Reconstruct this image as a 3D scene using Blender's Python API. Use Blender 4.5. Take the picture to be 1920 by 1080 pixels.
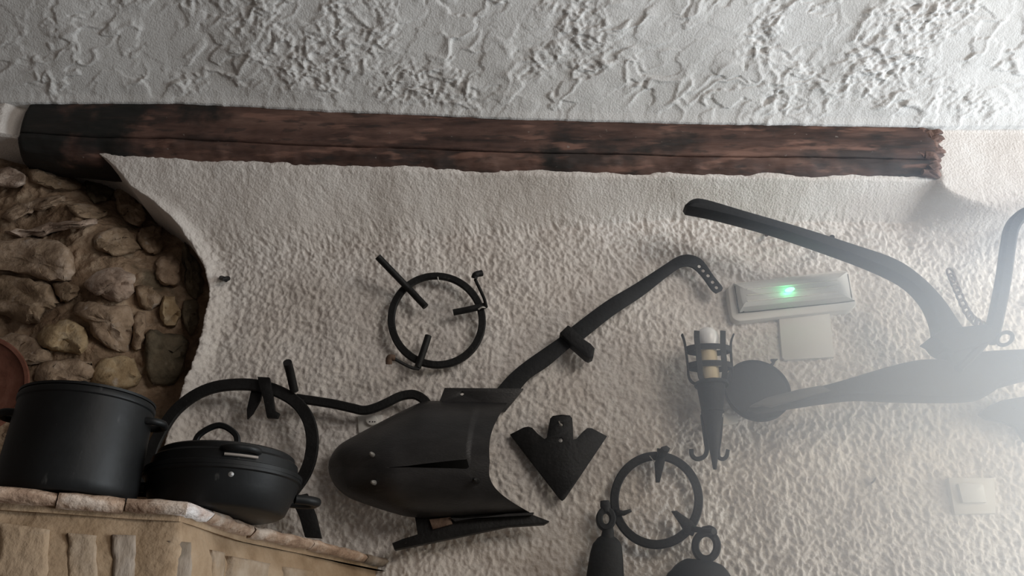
import bpy, math, random
import numpy as np
from mathutils import Vector

random.seed(7)
for o in list(bpy.data.objects):
    bpy.data.objects.remove(o)
SC = bpy.context.scene
COL = SC.collection

# ------------------------------------------------------------------ camera
F = 1450.0                       # focal length in pixels of a 1920 px frame
CAM = np.array([0.0, -1.95, 1.40])
PITCH = math.radians(26)
cam_d = bpy.data.cameras.new('camera'); cam_d.sensor_width = 36; cam_d.lens = F / 1920 * 36
cam_d.clip_start = 0.02
cam = bpy.data.objects.new('camera', cam_d); COL.objects.link(cam)
cam.location = CAM; cam.rotation_euler = (math.pi / 2 + PITCH, 0, 0)
SC.camera = cam

# ------------------------------------------------------------------ light and exposure
SC.view_settings.view_transform = 'Standard'
SC.view_settings.look = 'None'
SC.view_settings.gamma = 1.0
SC.view_settings.use_curve_mapping = False
SC.view_settings.exposure = 0.3
SC.cycles.volume_bounces = 4

world = bpy.data.worlds.new('world'); SC.world = world; world.use_nodes = True
bg = world.node_tree.nodes['Background']
bg.inputs[0].default_value = (1.0, 0.87, 0.78, 1); bg.inputs[1].default_value = 0.075

def area(name, loc, aim, sx, sy, power, col):
    l = bpy.data.lights.new(name, 'AREA'); l.shape = 'RECTANGLE'; l.size = sx; l.size_y = sy
    l.energy = power; l.color = col
    o = bpy.data.objects.new(name, l); COL.objects.link(o); o.location = loc
    o.rotation_euler = (Vector(aim) - Vector(loc)).to_track_quat('-Z', 'Y').to_euler()
    return o
area('window_light', (3.6, -1.0, 1.7), (0.3, -0.1, 2.0), 1.5, 2.0, 128, (0.87, 0.945, 1.0))
area('fill_light', (2.0, -2.5, 2.85), (0.7, 0, 1.75), 1.3, 1.0, 27, (1.0, 0.93, 0.86))  # unseen fill lamp added to brighten the middle of the wall

# ------------------------------------------------------------------ pixel -> place
cp, sp = math.cos(PITCH), math.sin(PITCH)
def ray(px, py):
    a, b = (px - 960) / F, (540 - py) / F
    return np.array([a, cp - b * sp, sp + b * cp])
def P(px, py, d=0.0):                      # on the upright plane d metres in front of the wall
    r = ray(px, py); t = (-d - CAM[1]) / r[1]
    return CAM + r * t
def PZ(px, py, z):                         # on a level plane
    r = ray(px, py); t = (z - CAM[2]) / r[2]
    return CAM + r * t
def PP(px, py, p0, n):                     # on any plane
    r = ray(px, py); t = np.dot(np.array(p0) - CAM, n) / np.dot(r, n)
    return CAM + r * t
def mpp(px, py, d=0.0):                    # metres per pixel there
    r = ray(px, py); t = (-d - CAM[1]) / r[1]
    return t / F
def ZP(py, d=0.0): return P(960, py, d)[2]
def XP(px, py, d=0.0): return P(px, py, d)[0]

# ------------------------------------------------------------------ noise
def _hash(ix, iy, seed):
    h = (ix.astype(np.int64) * 374761393 + iy.astype(np.int64) * 668265263 + seed * 974634777) & 0xffffffff
    h = ((h ^ (h >> 13)) * 1274126177) & 0xffffffff
    h = h ^ (h >> 16)
    return h
def gnoise(x, y, seed=0):
    x = np.asarray(x, float); y = np.asarray(y, float)
    ix = np.floor(x); iy = np.floor(y); fx = x - ix; fy = y - iy
    u = fx * fx * fx * (fx * (fx * 6 - 15) + 10); v = fy * fy * fy * (fy * (fy * 6 - 15) + 10)
    def g(dx, dy):
        a = (_hash(ix + dx, iy + dy, seed) % 4096) * (2 * math.pi / 4096)
        return np.cos(a) * (fx - dx) + np.sin(a) * (fy - dy)
    n = (g(0, 0) * (1 - u) + g(1, 0) * u) * (1 - v) + (g(0, 1) * (1 - u) + g(1, 1) * u) * v
    return n * 1.5
def fbm(x, y, seed=0, oct=4, gain=.5):
    s = 0; a = 1; t = 0
    for i in range(oct):
        s = s + a * gnoise(x * 2 ** i, y * 2 ** i, seed + i * 17); t += a; a *= gain
    return s / t
def sstep(a, b, x):
    t = np.clip((np.asarray(x, float) - a) / (b - a), 0, 1); return t * t * (3 - 2 * t)

# ------------------------------------------------------------------ materials
def material(name, cols, scale=8, rough=.8, metal=0.0, bump=0.0, bscale=60, detail=6, spec=.3, stretch=(1, 1, 1), rough2=None, extra=None):
    m = bpy.data.materials.new(name); m.use_nodes = True
    nt = m.node_tree; N = nt.nodes; L = nt.links; b = N['Principled BSDF']
    tc = N.new('ShaderNodeTexCoord'); mp = N.new('ShaderNodeMapping'); mp.inputs['Scale'].default_value = stretch
    L.new(tc.outputs['Object'], mp.inputs[0])
    no = N.new('ShaderNodeTexNoise'); no.inputs['Scale'].default_value = scale; no.inputs['Detail'].default_value = detail
    no.inputs['Roughness'].default_value = .62
    L.new(mp.outputs[0], no.inputs['Vector'])
    r = N.new('ShaderNodeValToRGB'); e = r.color_ramp.elements
    k = len(cols)
    for i, c in enumerate(cols):
        p = .3 + .4 * i / max(1, k - 1)
        if i == 0: el = e[0]; el.position = p
        elif i == k - 1: el = e[1] if k == 2 else e[len(e) - 1]; el.position = p
        else: el = e.new(p)
        el.color = (*c, 1)
    L.new(no.outputs[0], r.inputs[0])
    b.inputs['Roughness'].default_value = rough; b.inputs['Metallic'].default_value = metal
    b.inputs['Specular IOR Level'].default_value = spec
    L.new(r.outputs[0], b.inputs['Base Color'])
    if bump:
        n2 = N.new('ShaderNodeTexNoise'); n2.inputs['Scale'].default_value = bscale; n2.inputs['Detail'].default_value = 5
        L.new(mp.outputs[0], n2.inputs['Vector'])
        bp = N.new('ShaderNodeBump'); bp.inputs['Strength'].default_value = 1.0; bp.inputs['Distance'].default_value = bump
        L.new(n2.outputs[0], bp.inputs['Height']); L.new(bp.outputs[0], b.inputs['Normal'])
    return m
def layer(m, col, scale, lo, hi, amount=1.0, stretch=(1, 1, 1), detail=4):
    """a second irregular patch of colour over the first"""
    nt = m.node_tree; N = nt.nodes; L = nt.links; b = N['Principled BSDF']
    src = b.inputs['Base Color'].links[0].from_socket
    tc = N.new('ShaderNodeTexCoord'); mp = N.new('ShaderNodeMapping'); mp.inputs['Scale'].default_value = stretch
    mp.inputs['Location'].default_value = (random.uniform(-5, 5),) * 3
    L.new(tc.outputs['Object'], mp.inputs[0])
    no = N.new('ShaderNodeTexNoise'); no.inputs['Scale'].default_value = scale; no.inputs['Detail'].default_value = detail
    L.new(mp.outputs[0], no.inputs['Vector'])
    mr = N.new('ShaderNodeMapRange'); mr.interpolation_type = 'SMOOTHSTEP'
    mr.inputs['From Min'].default_value = lo; mr.inputs['From Max'].default_value = hi; mr.inputs['To Max'].default_value = amount
    L.new(no.outputs[0], mr.inputs['Value'])
    mx = N.new('ShaderNodeMix'); mx.data_type = 'RGBA'
    L.new(mr.outputs[0], mx.inputs[0]); L.new(src, mx.inputs[6]); mx.inputs[7].default_value = (*col, 1)
    L.new(mx.outputs[2], b.inputs['Base Color'])
    return m

M = {}
M['plaster'] = material('white_plaster', [(.58, .532, .493), (.67, .628, .592), (.72, .688, .658)], 5, .9, bump=.0025, bscale=160, spec=.15)
M['ceiling'] = material('ceiling_plaster', [(.53, .52, .505), (.61, .60, .585), (.66, .655, .645)], 3, .88, bump=.0016, bscale=190, spec=.18)
M['earth'] = layer(material('earth_mortar', [(.13, .088, .058), (.25, .175, .118), (.37, .285, .205)], 17, .95, bump=.008, bscale=70, spec=.1), (.045, .04, .026), 9, .54, .70, .7)
STONE_TINTS = [[(.16, .11, .075), (.30, .22, .155), (.42, .33, .26)], [(.14, .10, .065), (.23, .165, .11), (.36, .28, .21)],
               [(.19, .135, .10), (.35, .265, .21), (.50, .42, .36)], [(.20, .135, .075), (.32, .235, .14), (.40, .32, .22)],
               [(.055, .048, .035), (.11, .09, .062), (.18, .145, .10)]]
for i, c in enumerate(STONE_TINTS):
    M['stone%d' % i] = layer(material('fieldstone', c, 18, .9, bump=.006, bscale=55, spec=.15), (.42, .37, .33), 22, .64, .74, .6)
M['wood'] = material('old_beam_wood', [(.014, .011, .010), (.065, .036, .029), (.115, .064, .05), (.17, .10, .078)], 11, .72, bump=.006, bscale=26, spec=.35, stretch=(.28, 1, 1.8), detail=9)
layer(M['wood'], (.016, .015, .015), 6, .52, .64, .8, (.6, 1, 1.3), 8)
layer(M['wood'], (.020, .019, .018), 26, .56, .64, .5, (.5, 1, 1.6), 6)
layer(M['wood'], (.23, .125, .095), 20, .56, .68, .7, (.35, 1, 1.6))
layer(M['wood'], (.30, .27, .24), 55, .70, .76, .5, (1, 1, 1))
def soot(m):
    nt = m.node_tree; N = nt.nodes; L = nt.links; b = N['Principled BSDF']; src = b.inputs['Base Color'].links[0].from_socket
    tc = N.new('ShaderNodeTexCoord'); sx_ = N.new('ShaderNodeSeparateXYZ'); L.new(tc.outputs['Object'], sx_.inputs[0])
    no = N.new('ShaderNodeTexNoise'); no.inputs['Scale'].default_value = 7; no.inputs['Detail'].default_value = 6; L.new(tc.outputs['Object'], no.inputs['Vector'])
    mr = N.new('ShaderNodeMapRange'); mr.inputs['From Min'].default_value = -.75; mr.inputs['From Max'].default_value = -1.35; L.new(sx_.outputs[0], mr.inputs['Value'])
    ad = N.new('ShaderNodeMath'); ad.operation = 'MULTIPLY_ADD'; ad.inputs[1].default_value = .42; L.new(mr.outputs[0], ad.inputs[0]); L.new(no.outputs[0], ad.inputs[2])
    m2 = N.new('ShaderNodeMapRange'); m2.interpolation_type = 'SMOOTHSTEP'; m2.inputs['From Min'].default_value = .62; m2.inputs['From Max'].default_value = .78; m2.inputs['To Max'].default_value = .93; L.new(ad.outputs[0], m2.inputs['Value'])
    mx = N.new('ShaderNodeMix'); mx.data_type = 'RGBA'; L.new(m2.outputs[0], mx.inputs[0]); L.new(src, mx.inputs[6]); mx.inputs[7].default_value = (.012, .013, .012, 1); L.new(mx.outputs[2], b.inputs['Base Color'])
soot(M['wood'])
M['wood_split'] = material('splintered_wood', [(.045, .03, .026), (.12, .07, .055), (.22, .14, .11)], 22, .85, bump=.008, bscale=40)
M['iron'] = layer(material('blackened_iron', [(.005, .005, .005), (.009, .009, .0095), (.016, .016, .0165)], 16, .55, 0.0, bump=.0012, bscale=120, spec=.25), (.05, .047, .045), 60, .66, .76, .5)
M['iron_satin'] = layer(material('satin_black_iron', [(.010, .010, .0105), (.020, .0195, .0205), (.034, .033, .034)], 7, .40, 0.0, bump=.0006, bscale=140, spec=.5, stretch=(1, 1, 2.5)), (.06, .055, .05), 40, .68, .78, .5, (.3, 1, 3))
M['iron_grey'] = layer(material('grey_black_iron', [(.010, .011, .012), (.016, .017, .019), (.024, .025, .028)], 9, .62, 0.0, bump=.0012, bscale=90, spec=.25), (.07, .065, .06), 45, .66, .78, .4)
M['worn_steel'] = material('worn_steel_edge', [(.05, .05, .052), (.08, .08, .08), (.12, .118, .115)], 24, .55, stretch=(.3, 1, 2), bump=.0006, bscale=120)
M['rust'] = material('rusty_iron', [(.05, .03, .02), (.11, .07, .05), (.17, .12, .09)], 40, .8, bump=.001, bscale=150)
M['enamel'] = layer(material('black_enamel', [(.004, .004, .004), (.007, .0072, .0074), (.011, .0115, .012)], 6, .5, 0.0, bump=.0005, bscale=45, spec=.22), (.075, .072, .068), 45, .68, .80, .6, (1, 1, .4))
M['bolt'] = material('bright_bolt', [(.20, .195, .19), (.32, .31, .30)], 60, .45, .3)
M['wire'] = material('galvanised_wire', [(.5, .49, .46), (.62, .6, .57)], 60, .4, .5)
M['brick'] = layer(material('old_brick', [(.22, .14, .095), (.38, .265, .19), (.50, .39, .31)], 30, .9, bump=.004, bscale=90), (.58, .50, .43), 16, .5, .66, .7)
M['brick_pale'] = layer(material('limed_brick', [(.42, .30, .25), (.60, .50, .45), (.68, .62, .58)], 26, .9, bump=.004, bscale=90), (.72, .70, .69), 14, .45, .6, .8)
M['brick_grey'] = layer(material('weathered_brick', [(.17, .125, .09), (.25, .20, .155), (.34, .29, .245)], 24, .9, bump=.004, bscale=80, stretch=(1, 1, .35)), (.10, .075, .05), 12, .55, .7, .7)
M['brick_lime'] = layer(material('limewashed_brick', [(.21, .152, .10), (.30, .23, .165), (.38, .31, .24)], 22, .9, bump=.004, bscale=80, stretch=(1, 1, .8)), (.29, .205, .13), 12, .46, .60, .85)
M['hood'] = layer(material('ochre_render', [(.20, .132, .078), (.29, .205, .13), (.36, .27, .185)], 13, .92, bump=.004, bscale=70, detail=9), (.19, .125, .07), 8, .52, .7, .7)
M['terracotta'] = material('terracotta', [(.085, .032, .02), (.135, .052, .034), (.17, .075, .052)], 20, .6, bump=.0008, bscale=100)
M['plastic'] = material('aged_white_plastic', [(.62, .60, .57), (.66, .64, .61)], 8, .45, spec=.4)
M['tile'] = material('blank_white_cover', [(.64, .62, .585), (.69, .67, .635)], 9, .6, spec=.3)
M['switch'] = material('switch_plastic', [(.66, .665, .65), (.70, .70, .69)], 8, .4, spec=.4)
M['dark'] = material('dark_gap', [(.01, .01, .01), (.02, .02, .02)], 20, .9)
M['candle'] = material('cream_candle_sleeve', [(.46, .37, .23), (.62, .52, .35), (.70, .63, .47)], 14, .6)
M['bulb'] = material('frosted_bulb', [(.84, .85, .87), (.87, .88, .90)], 6, .25, spec=.5)
M['stain'] = material('inner_lid_metal', [(.22, .19, .165), (.30, .26, .23)], 30, .7)

def diffuser_mat():
    m = bpy.data.materials.new('translucent_diffuser'); m.use_nodes = True
    b = m.node_tree.nodes['Principled BSDF']
    b.inputs['Base Color'].default_value = (.80, .80, .79, 1); b.inputs['Roughness'].default_value = .3
    b.inputs['Transmission Weight'].default_value = .45; b.inputs['IOR'].default_value = 1.3
    return m
M['diffuser'] = diffuser_mat()
def emit_mat(name, col, s):
    m = bpy.data.materials.new(name); m.use_nodes = True
    b = m.node_tree.nodes['Principled BSDF']; b.inputs['Base Color'].default_value = (*col, 1)
    b.inputs['Emission Color'].default_value = (*col, 1); b.inputs['Emission Strength'].default_value = s
    return m
M['led'] = emit_mat('green_led', (.10, 1.0, .38), 6)

# ------------------------------------------------------------------ mesh helpers
def catmull(pts, n=6, closed=False):
    p = np.array(pts, float); m = len(p); out = []
    rng = range(m) if closed else range(m - 1)
    for i in rng:
        p1 = p[i]; p2 = p[(i + 1) % m]
        p0 = p[(i - 1) % m] if closed or i > 0 else 2 * p1 - p2
        p3 = p[(i + 2) % m] if closed or i + 2 < m else 2 * p2 - p1
        for k in range(n):
            t = k / n
            out.append(.5 * (2 * p1 + (p2 - p0) * t + (2 * p0 - 5 * p1 + 4 * p2 - p3) * t * t + (3 * p1 - p0 - 3 * p2 + p3) * t ** 3))
    if not closed: out.append(p[-1])
    return np.array(out)
def rect_prof(w, h, c=None):               # w across, h outwards; chamfered
    c = c or min(w, h) * .22
    a, b = w / 2, h / 2
    return [(-a + c, -b), (a - c, -b), (a, -b + c), (a, b - c), (a - c, b), (-a + c, b), (-a, b - c), (-a, -b + c)]
def round_prof(r, n=14):
    return [(r * math.cos(2 * math.pi * i / n), r * math.sin(2 * math.pi * i / n)) for i in range(n)]
def sweep(path, prof, closed=False, scale=None, up=(0, -1, 0)):
    path = np.array(path, float); n = len(path); up = np.array(up, float); V = []; k = len(prof)
    for i in range(n):
        a = path[(i - 1) % n] if closed or i else path[i]
        b = path[(i + 1) % n] if closed or i < n - 1 else path[i]
        t = b - a; t /= np.linalg.norm(t) + 1e-12
        u = up if abs(np.dot(t, up)) < .97 else np.array([.3, 0, 1.0])
        s = np.cross(t, u); s /= np.linalg.norm(s); o = np.cross(s, t)
        sc = scale[i] if scale is not None else 1.0
        sc = sc if hasattr(sc, '__len__') else (sc, sc)
        for (x, y) in prof: V.append(path[i] + s * x * sc[0] + o * y * sc[1])
    Fc = []
    for i in range(n if closed else n - 1):
        j = (i + 1) % n
        for q in range(k):
            r = (q + 1) % k
            Fc.append((i * k + q, i * k + r, j * k + r, j * k + q))
    if not closed:
        Fc.append(tuple(range(k))[::-1]); Fc.append(tuple((n - 1) * k + q for q in range(k)))
    return V, Fc
def lathe(prof, c, n=64, axis=(0, 0, 1), xdir=(1, 0, 0), open_ends=False):   # prof: (r, h)
    ax = np.array(axis, float); ax /= np.linalg.norm(ax); xd = np.array(xdir, float); xd -= ax * np.dot(xd, ax); xd /= np.linalg.norm(xd)
    yd = np.cross(ax, xd); c = np.array(c, float); V = []; Fc = []
    for r, h in prof:
        for i in range(n):
            a = 2 * math.pi * i / n
            V.append(c + ax * h + (xd * math.cos(a) + yd * math.sin(a)) * max(r, 1e-5))
    for j in range(len(prof) - 1):
        for i in range(n):
            q = (i + 1) % n
            Fc.append((j * n + i, j * n + q, (j + 1) * n + q, (j + 1) * n + i))
    return V, Fc
def box(c, s, R=None, ch=.15):
    """chamfered box"""
    c = np.array(c, float); h = np.array(s, float) / 2; b = min(h) * ch * 2
    R = np.eye(3) if R is None else np.array(R, float)
    import itertools
    V = []; idx = {}
    for sx, sy, sz in itertools.product((-1, 1), repeat=3):
        for ax in range(3):
            v = np.array([sx, sy, sz]) * (h - b); v[ax] = (sx, sy, sz)[ax] * h[ax]
            idx[(sx, sy, sz, ax)] = len(V); V.append(c + R @ v)
    Fc = []
    for ax in range(3):
        o1, o2 = [(1, 2), (2, 0), (0, 1)][ax]
        for s_ in (-1, 1):
            f = []
            for a, d in ((-1, -1), (1, -1), (1, 1), (-1, 1)):
                k = [0, 0, 0]; k[ax] = s_; k[o1] = a; k[o2] = d; f.append(idx[(*k, ax)])
            Fc.append(tuple(f if s_ > 0 else f[::-1]))
        for a in (-1, 1):
            for d in (-1, 1):
                q = []
                for e, axx in ((-1, o1), (1, o1), (1, o2), (-1, o2)):
                    k = [0, 0, 0]; k[ax] = e; k[o1] = a; k[o2] = d; q.append(idx[(*k, axx)])
                Fc.append(tuple(q if a * d > 0 else q[::-1]))
    for sx, sy, sz in itertools.product((-1, 1), repeat=3):
        f = [idx[(sx, sy, sz, 0)], idx[(sx, sy, sz, 1)], idx[(sx, sy, sz, 2)]]
        Fc.append(tuple(f if sx * sy * sz > 0 else f[::-1]))
    return V, Fc
def plate(outlines, d0, d1, bev=.0015, warp=None):
    """an upright flat piece d0..d1 in front of the wall; first outline outer, the rest holes (pixels, seen at d1)"""
    cu = bpy.data.curves.new('tmp', 'CURVE'); cu.dimensions = '2D'; cu.fill_mode = 'BOTH'
    cu.extrude = max((d1 - d0) / 2 - bev, 1e-5); cu.bevel_depth = bev; cu.bevel_resolution = 1; cu.offset = -bev
    for ol in outlines:
        s = cu.splines.new('POLY'); s.points.add(len(ol) - 1); s.use_cyclic_u = True
        for q, (px, py) in enumerate(ol):
            w = P(px, py, d1); s.points[q].co = (w[0], w[2], 0, 1)
    o = bpy.data.objects.new('tmp', cu); COL.objects.link(o)
    dg = bpy.context.evaluated_depsgraph_get()
    me = bpy.data.meshes.new_from_object(o.evaluated_get(dg))
    dm = (d0 + d1) / 2
    V = [np.array([v.co.x, -dm - v.co.z, v.co.y]) for v in me.vertices]
    Fc = [tuple(p.vertices) for p in me.polygons]
    bpy.data.objects.remove(o); bpy.data.curves.remove(cu); bpy.data.meshes.remove(me)
    if warp: V = [warp(v) for v in V]
    return V, Fc
def circ(px, py, r, n=14): return [(px + r * math.cos(2 * math.pi * i / n), py + r * math.sin(2 * math.pi * i / n)) for i in range(n)]
def crop(pts, ox, oy, s): return [(ox + x * s, oy + y * s) for x, y in pts]

def make(name, geos, m, parent=None, root=None, smooth=True, angle=.7, fix=True):
    if isinstance(geos, tuple): geos = [geos]
    V = []; Fc = []
    for v, f in geos:
        k = len(V); V.extend([tuple(q) for q in v]); Fc.extend([tuple(i + k for i in q) for q in f])
    A = np.array(V, float)
    if root is not None: base = np.array(root.location)
    else:
        base = np.array([(A[:, 0].min() + A[:, 0].max()) / 2, (A[:, 1].min() + A[:, 1].max()) / 2, A[:, 2].min()])
    A = A - base
    me = bpy.data.meshes.new(name); me.from_pydata(A.tolist(), [], Fc); 
    if fix:
        import bmesh
        bm = bmesh.new(); bm.from_mesh(me); bmesh.ops.remove_doubles(bm, verts=bm.verts, dist=2e-6); bmesh.ops.recalc_face_normals(bm, faces=bm.faces); bm.to_mesh(me); bm.free()
    me.materials.append(m)
    if smooth:
        me.polygons.foreach_set('use_smooth', [True] * len(me.polygons)); me.set_sharp_from_angle(angle=angle)
    o = bpy.data.objects.new(name, me); COL.objects.link(o)
    if parent is not None: o.parent = parent
    else: o.location = base
    o['_'] = 0; del o['_']
    return o
def tag(o, label, cat, group=None, kind=None):
    o['label'] = label; o['category'] = cat
    if group: o['group'] = group
    if kind: o['kind'] = kind
    return o
def thing(name, loc, label, cat, group=None):
    o = bpy.data.objects.new(name, None); COL.objects.link(o); o.location = tuple(loc); o.empty_display_size = .03
    return tag(o, label, cat, group)
def grid_mesh(name, X, Y, Z, m, parent=None, flip=False):
    r, c = X.shape
    V = np.stack([X.ravel(), Y.ravel(), Z.ravel()], 1)
    i = np.arange(r * c).reshape(r, c)
    q = np.stack([i[:-1, :-1].ravel(), i[:-1, 1:].ravel(), i[1:, 1:].ravel(), i[1:, :-1].ravel()], 1)
    if flip: q = q[:, ::-1]
    me = bpy.data.meshes.new(name)
    me.vertices.add(len(V)); me.vertices.foreach_set('co', V.ravel())
    me.loops.add(q.size); me.loops.foreach_set('vertex_index', q.ravel().astype(np.int32))
    me.polygons.add(len(q)); me.polygons.foreach_set('loop_start', np.arange(0, q.size, 4, dtype=np.int32))
    me.update(calc_edges=True)
    me.polygons.foreach_set('use_smooth', np.ones(len(q), bool))
    me.materials.append(m)
    o = bpy.data.objects.new(name, me); COL.objects.link(o)
    if parent: o.parent = parent
    return o

# ================================================================== SETTING
# --- lines traced on the wall
def interp_px(px, pts): return np.interp(px, [p[0] for p in pts], [p[1] for p in pts])
BT = [(-200, 186), (25, 193), (330, 192), (640, 208), (960, 222), (1280, 230), (1740, 237), (2100, 236)]    # beam top
BB = [(-200, 285), (25, 285), (160, 298), (300, 303), (560, 316), (640, 317), (860, 325), (1040, 330), (1280, 333), (1740, 338), (2100, 338)]
CR = [(-200, 520), (430, 488), (700, 455), (1000, 432), (1250, 415), (1700, 420), (2100, 425)]              # soffit / wall crease
dB = .155; dS = .125
def x_to_px(x, py, d): return 960 + x / mpp(960, py, d)
xs_line = np.linspace(-2.2, 2.2, 200)
def line_z(pts, d):
    out = []
    for x in xs_line:
        py = 400.0
        for _ in range(6): py = float(interp_px(x_to_px(x, py, d), pts))
        out.append(ZP(py, d))
    return np.array(out)
Z_BT, Z_BB, Z_CR = line_z(BT, dB), line_z(BB, dS), line_z(CR, 0.0)
zbt = lambda x: np.interp(x, xs_line, Z_BT)
zbb = lambda x: np.interp(x, xs_line, Z_BB)
zcr = lambda x: np.interp(x, xs_line, Z_CR)

# --- back wall with the sloped soffit under the beam
EDGE = [(150, 299), (195, 312), (235, 340), (262, 372), (300, 395), (330, 420), (360, 460), (384, 505), (390, 545), (380, 600), (365, 660), (345, 715), (318, 790), (300, 860), (290, 960), (280, 1200)]
edge_z = np.array([ZP(p[1], .03) for p in EDGE])[::-1]; edge_x = np.array([P(p[0], p[1], .03)[0] for p in EDGE])[::-1]
def xc(z):
    b = np.interp(z, edge_z, edge_x)
    k = sstep(edge_z[-1] - .004, edge_z[-1] + .012, z)
    wob = .006 * fbm(z * 22, z * 0 + 3, 5)
    return b * (1 - k) + (-1.75) * k + wob
def wall_depth(x, z):
    t = np.clip((z - zcr(x)) / np.maximum(zbb(x) - zcr(x), .03), 0, 1)
    dn = dS * (t ** 1.35 * .2 + t * .8)
    zr1, zr0 = ZP(375, dS), ZP(540, 0)
    dr = (dS + .012) * sstep(zr0, zr1, z)
    ztop = ZP(335, dS); zlow = ZP(455, 0)
    k = np.clip((ztop - z) / (ztop - zlow), 0, 1)
    xj = XP(1752, 335, dS) * (1 - k) + XP(1672, 455, 0) * k
    w = .02 + .36 * k ** 2
    j = sstep(0, 1, (x - xj) / w)
    d = dn * (1 - j) + dr * j
    left = sstep(XP(40, 250, .1), XP(15, 250, .1), x) * sstep(ZP(300, .1), ZP(290, .1), z)
    return d * (1 - left) + .150 * left
nz, nx = 560, 1050
zz = np.concatenate([np.linspace(.2, ZP(1180, 0), 90)[:-1], np.linspace(ZP(1180, 0), ZP(150, .1), nz - 89)])
tt = np.linspace(0, 1, nx)
x0 = xc(zz)[:, None]; x1 = 2.4
X = x0 + (x1 - x0) * tt[None, :]; Z = np.repeat(zz[:, None], nx, 1)
D = wall_depth(X, Z)
soff = sstep(0, .5, (Z - zcr(X)) / np.maximum(zbb(X) - zcr(X), .03) + .10 * fbm(X * 9, Z * 9, 95, 2))
wx = X + .012 * fbm(X * 14, Z * 14, 91, 2); wz = Z + .012 * fbm(X * 14, Z * 14, 92, 2)
r1 = 1 - np.abs(fbm(wx * 40, wz * 44, 11, 3)) * 2.2
r2 = fbm(wx * 70, wz * 58, 23, 3)
big = fbm(X * 5, Z * 6, 31, 3)
rough = .0047 * r1 + .0044 * r2 + .0020 * fbm(wx * 130, wz * 150, 24, 2) + .012 * big
smooth = .0017 * fbm(X * 40, Z * 55, 41, 3) + .008 * big + .0012 * r1
H = rough * (1 - soff) + smooth * soff
rj = sstep(XP(1740, 420, .1), XP(1800, 420, .1), X) * sstep(ZP(520, .05), ZP(400, .1), Z)
H = H * (1 - .6 * rj)
lip = np.exp(-((X - x0) / .035) ** 2) * .026 * (1 - sstep(edge_z[-1] - .30, edge_z[-1] - .10, Z))
D = D + H + lip
Xe = np.concatenate([X[:, :1] - .0, X], 1); De = np.concatenate([np.full((nz, 1), -.19), D], 1); Ze = np.concatenate([Z[:, :1], Z], 1)
Xe[:, 0] -= .012
# a rounded nose on the broken plaster edge
De[:, 1] -= .012
wall = grid_mesh('wall_back', Xe, -De, Ze, M['plaster']); wall['kind'] = 'structure'
_H = D
def wd(px, py):                    # how far the wall stands out at a pixel
    q = P(px, py, .01)
    return float(wall_depth(np.array([q[0]]), np.array([q[2]]))[0])

# --- ceiling, sloping up towards the room
A = math.radians(42)
ns, ncx = 330, 1000
s = np.concatenate([np.linspace(0, .52, 290), np.linspace(.53, 2.2, 40)])
xs = np.linspace(-2.0, 2.4, ncx)
Xc, S = np.meshgrid(xs, s)
cx = Xc + .03 * fbm(Xc * 6, S * 6, 71, 3); cs = S + .03 * fbm(Xc * 6, S * 6, 72, 3)
rot = .55
u = cx * math.cos(rot) + cs * math.sin(rot); v = -cx * math.sin(rot) + cs * math.cos(rot)
wu = u + .02 * fbm(u * 16, v * 16, 58, 2); wv = v + .02 * fbm(u * 16, v * 16, 59, 2)
rid = np.clip(1 - np.abs(fbm(wu * 5, wv * 8, 51, 3)) * 11, 0, 1) ** 1.3
rid2 = np.clip(1 - np.abs(fbm(wv * 9, wu * 13, 151, 3)) * 8, 0, 1) ** 1.3
mk = sstep(-.22, .22, fbm(cx * 4.5, cs * 6, 60, 3)); mk2 = sstep(-.05, .3, fbm(cx * 3.2, cs * 4, 62, 3))
steps = sstep(-.02, .03, fbm(wu * 8, wv * 12, 52, 4))
steps2 = sstep(.10, .15, fbm(wu * 19, wv * 25, 152, 4))
grain = fbm(u * 48, v * 70, 54, 3)
pits = np.clip(fbm(u * 15, v * 26, 57, 3) - .33, 0, 1)
Hc = .0042 * rid * mk + .0030 * rid2 * mk2 + .0040 * steps * (.3 + .7 * mk) + .0042 * steps2 * mk2 + .0042 * grain * mk2 + .0007 * grain - .03 * pits * mk2 + .012 * fbm(cx * 2.2, cs * 2.5, 55, 2)
fade = sstep(0, .06, S)
Hc = Hc * (.45 + .55 * fade)
lipz = .004 * fbm(Xc * 18, S * 0 + 2, 61, 3) * (1 - sstep(0, .05, S))
z0 = zbt(Xc) + .004
Yc = -(dB + .002) - S * math.cos(A) - Hc * math.sin(A)
Zc = z0 + S * math.sin(A) - Hc * math.cos(A) + lipz + .002 - .006 * (1 - sstep(0, .02, S))
ce = grid_mesh('ceiling', np.concatenate([Xc[:1], Xc]), np.concatenate([Yc[:1] * 0 - .02, Yc]), np.concatenate([Zc[:1] + .02, Zc]), M['ceiling'])
ce['kind'] = 'structure'

# --- the bare rock of the left wall
RO = lambda pts: crop(pts, 0, 280, 420 / 1031)
nzr, nxr = 330, 300
zr = np.linspace(.2, ZP(285, 0), nzr); xr = np.linspace(-1.75, XP(470, 600), nxr)
Xr, Zr = np.meshgrid(xr, zr)
def rock_depth(x, z):
    e = np.interp(z, edge_z, edge_x)
    return -.115 + .150 * sstep(0.0, .30, e - x)
def rock_low(x, z): return rock_depth(x, z) + .030 * fbm(x * 6, z * 7, 81, 2)
Dr = rock_low(Xr, Zr)
Hr = .012 * fbm(Xr * 24, Zr * 28, 83, 4) + .010 * (1 - np.abs(fbm(Xr * 16, Zr * 22, 82, 3)) * 2.5) - .006
wl = grid_mesh('wall_left', Xr, -(Dr + Hr), Zr, M['earth']); wl['kind'] = 'structure'

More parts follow.
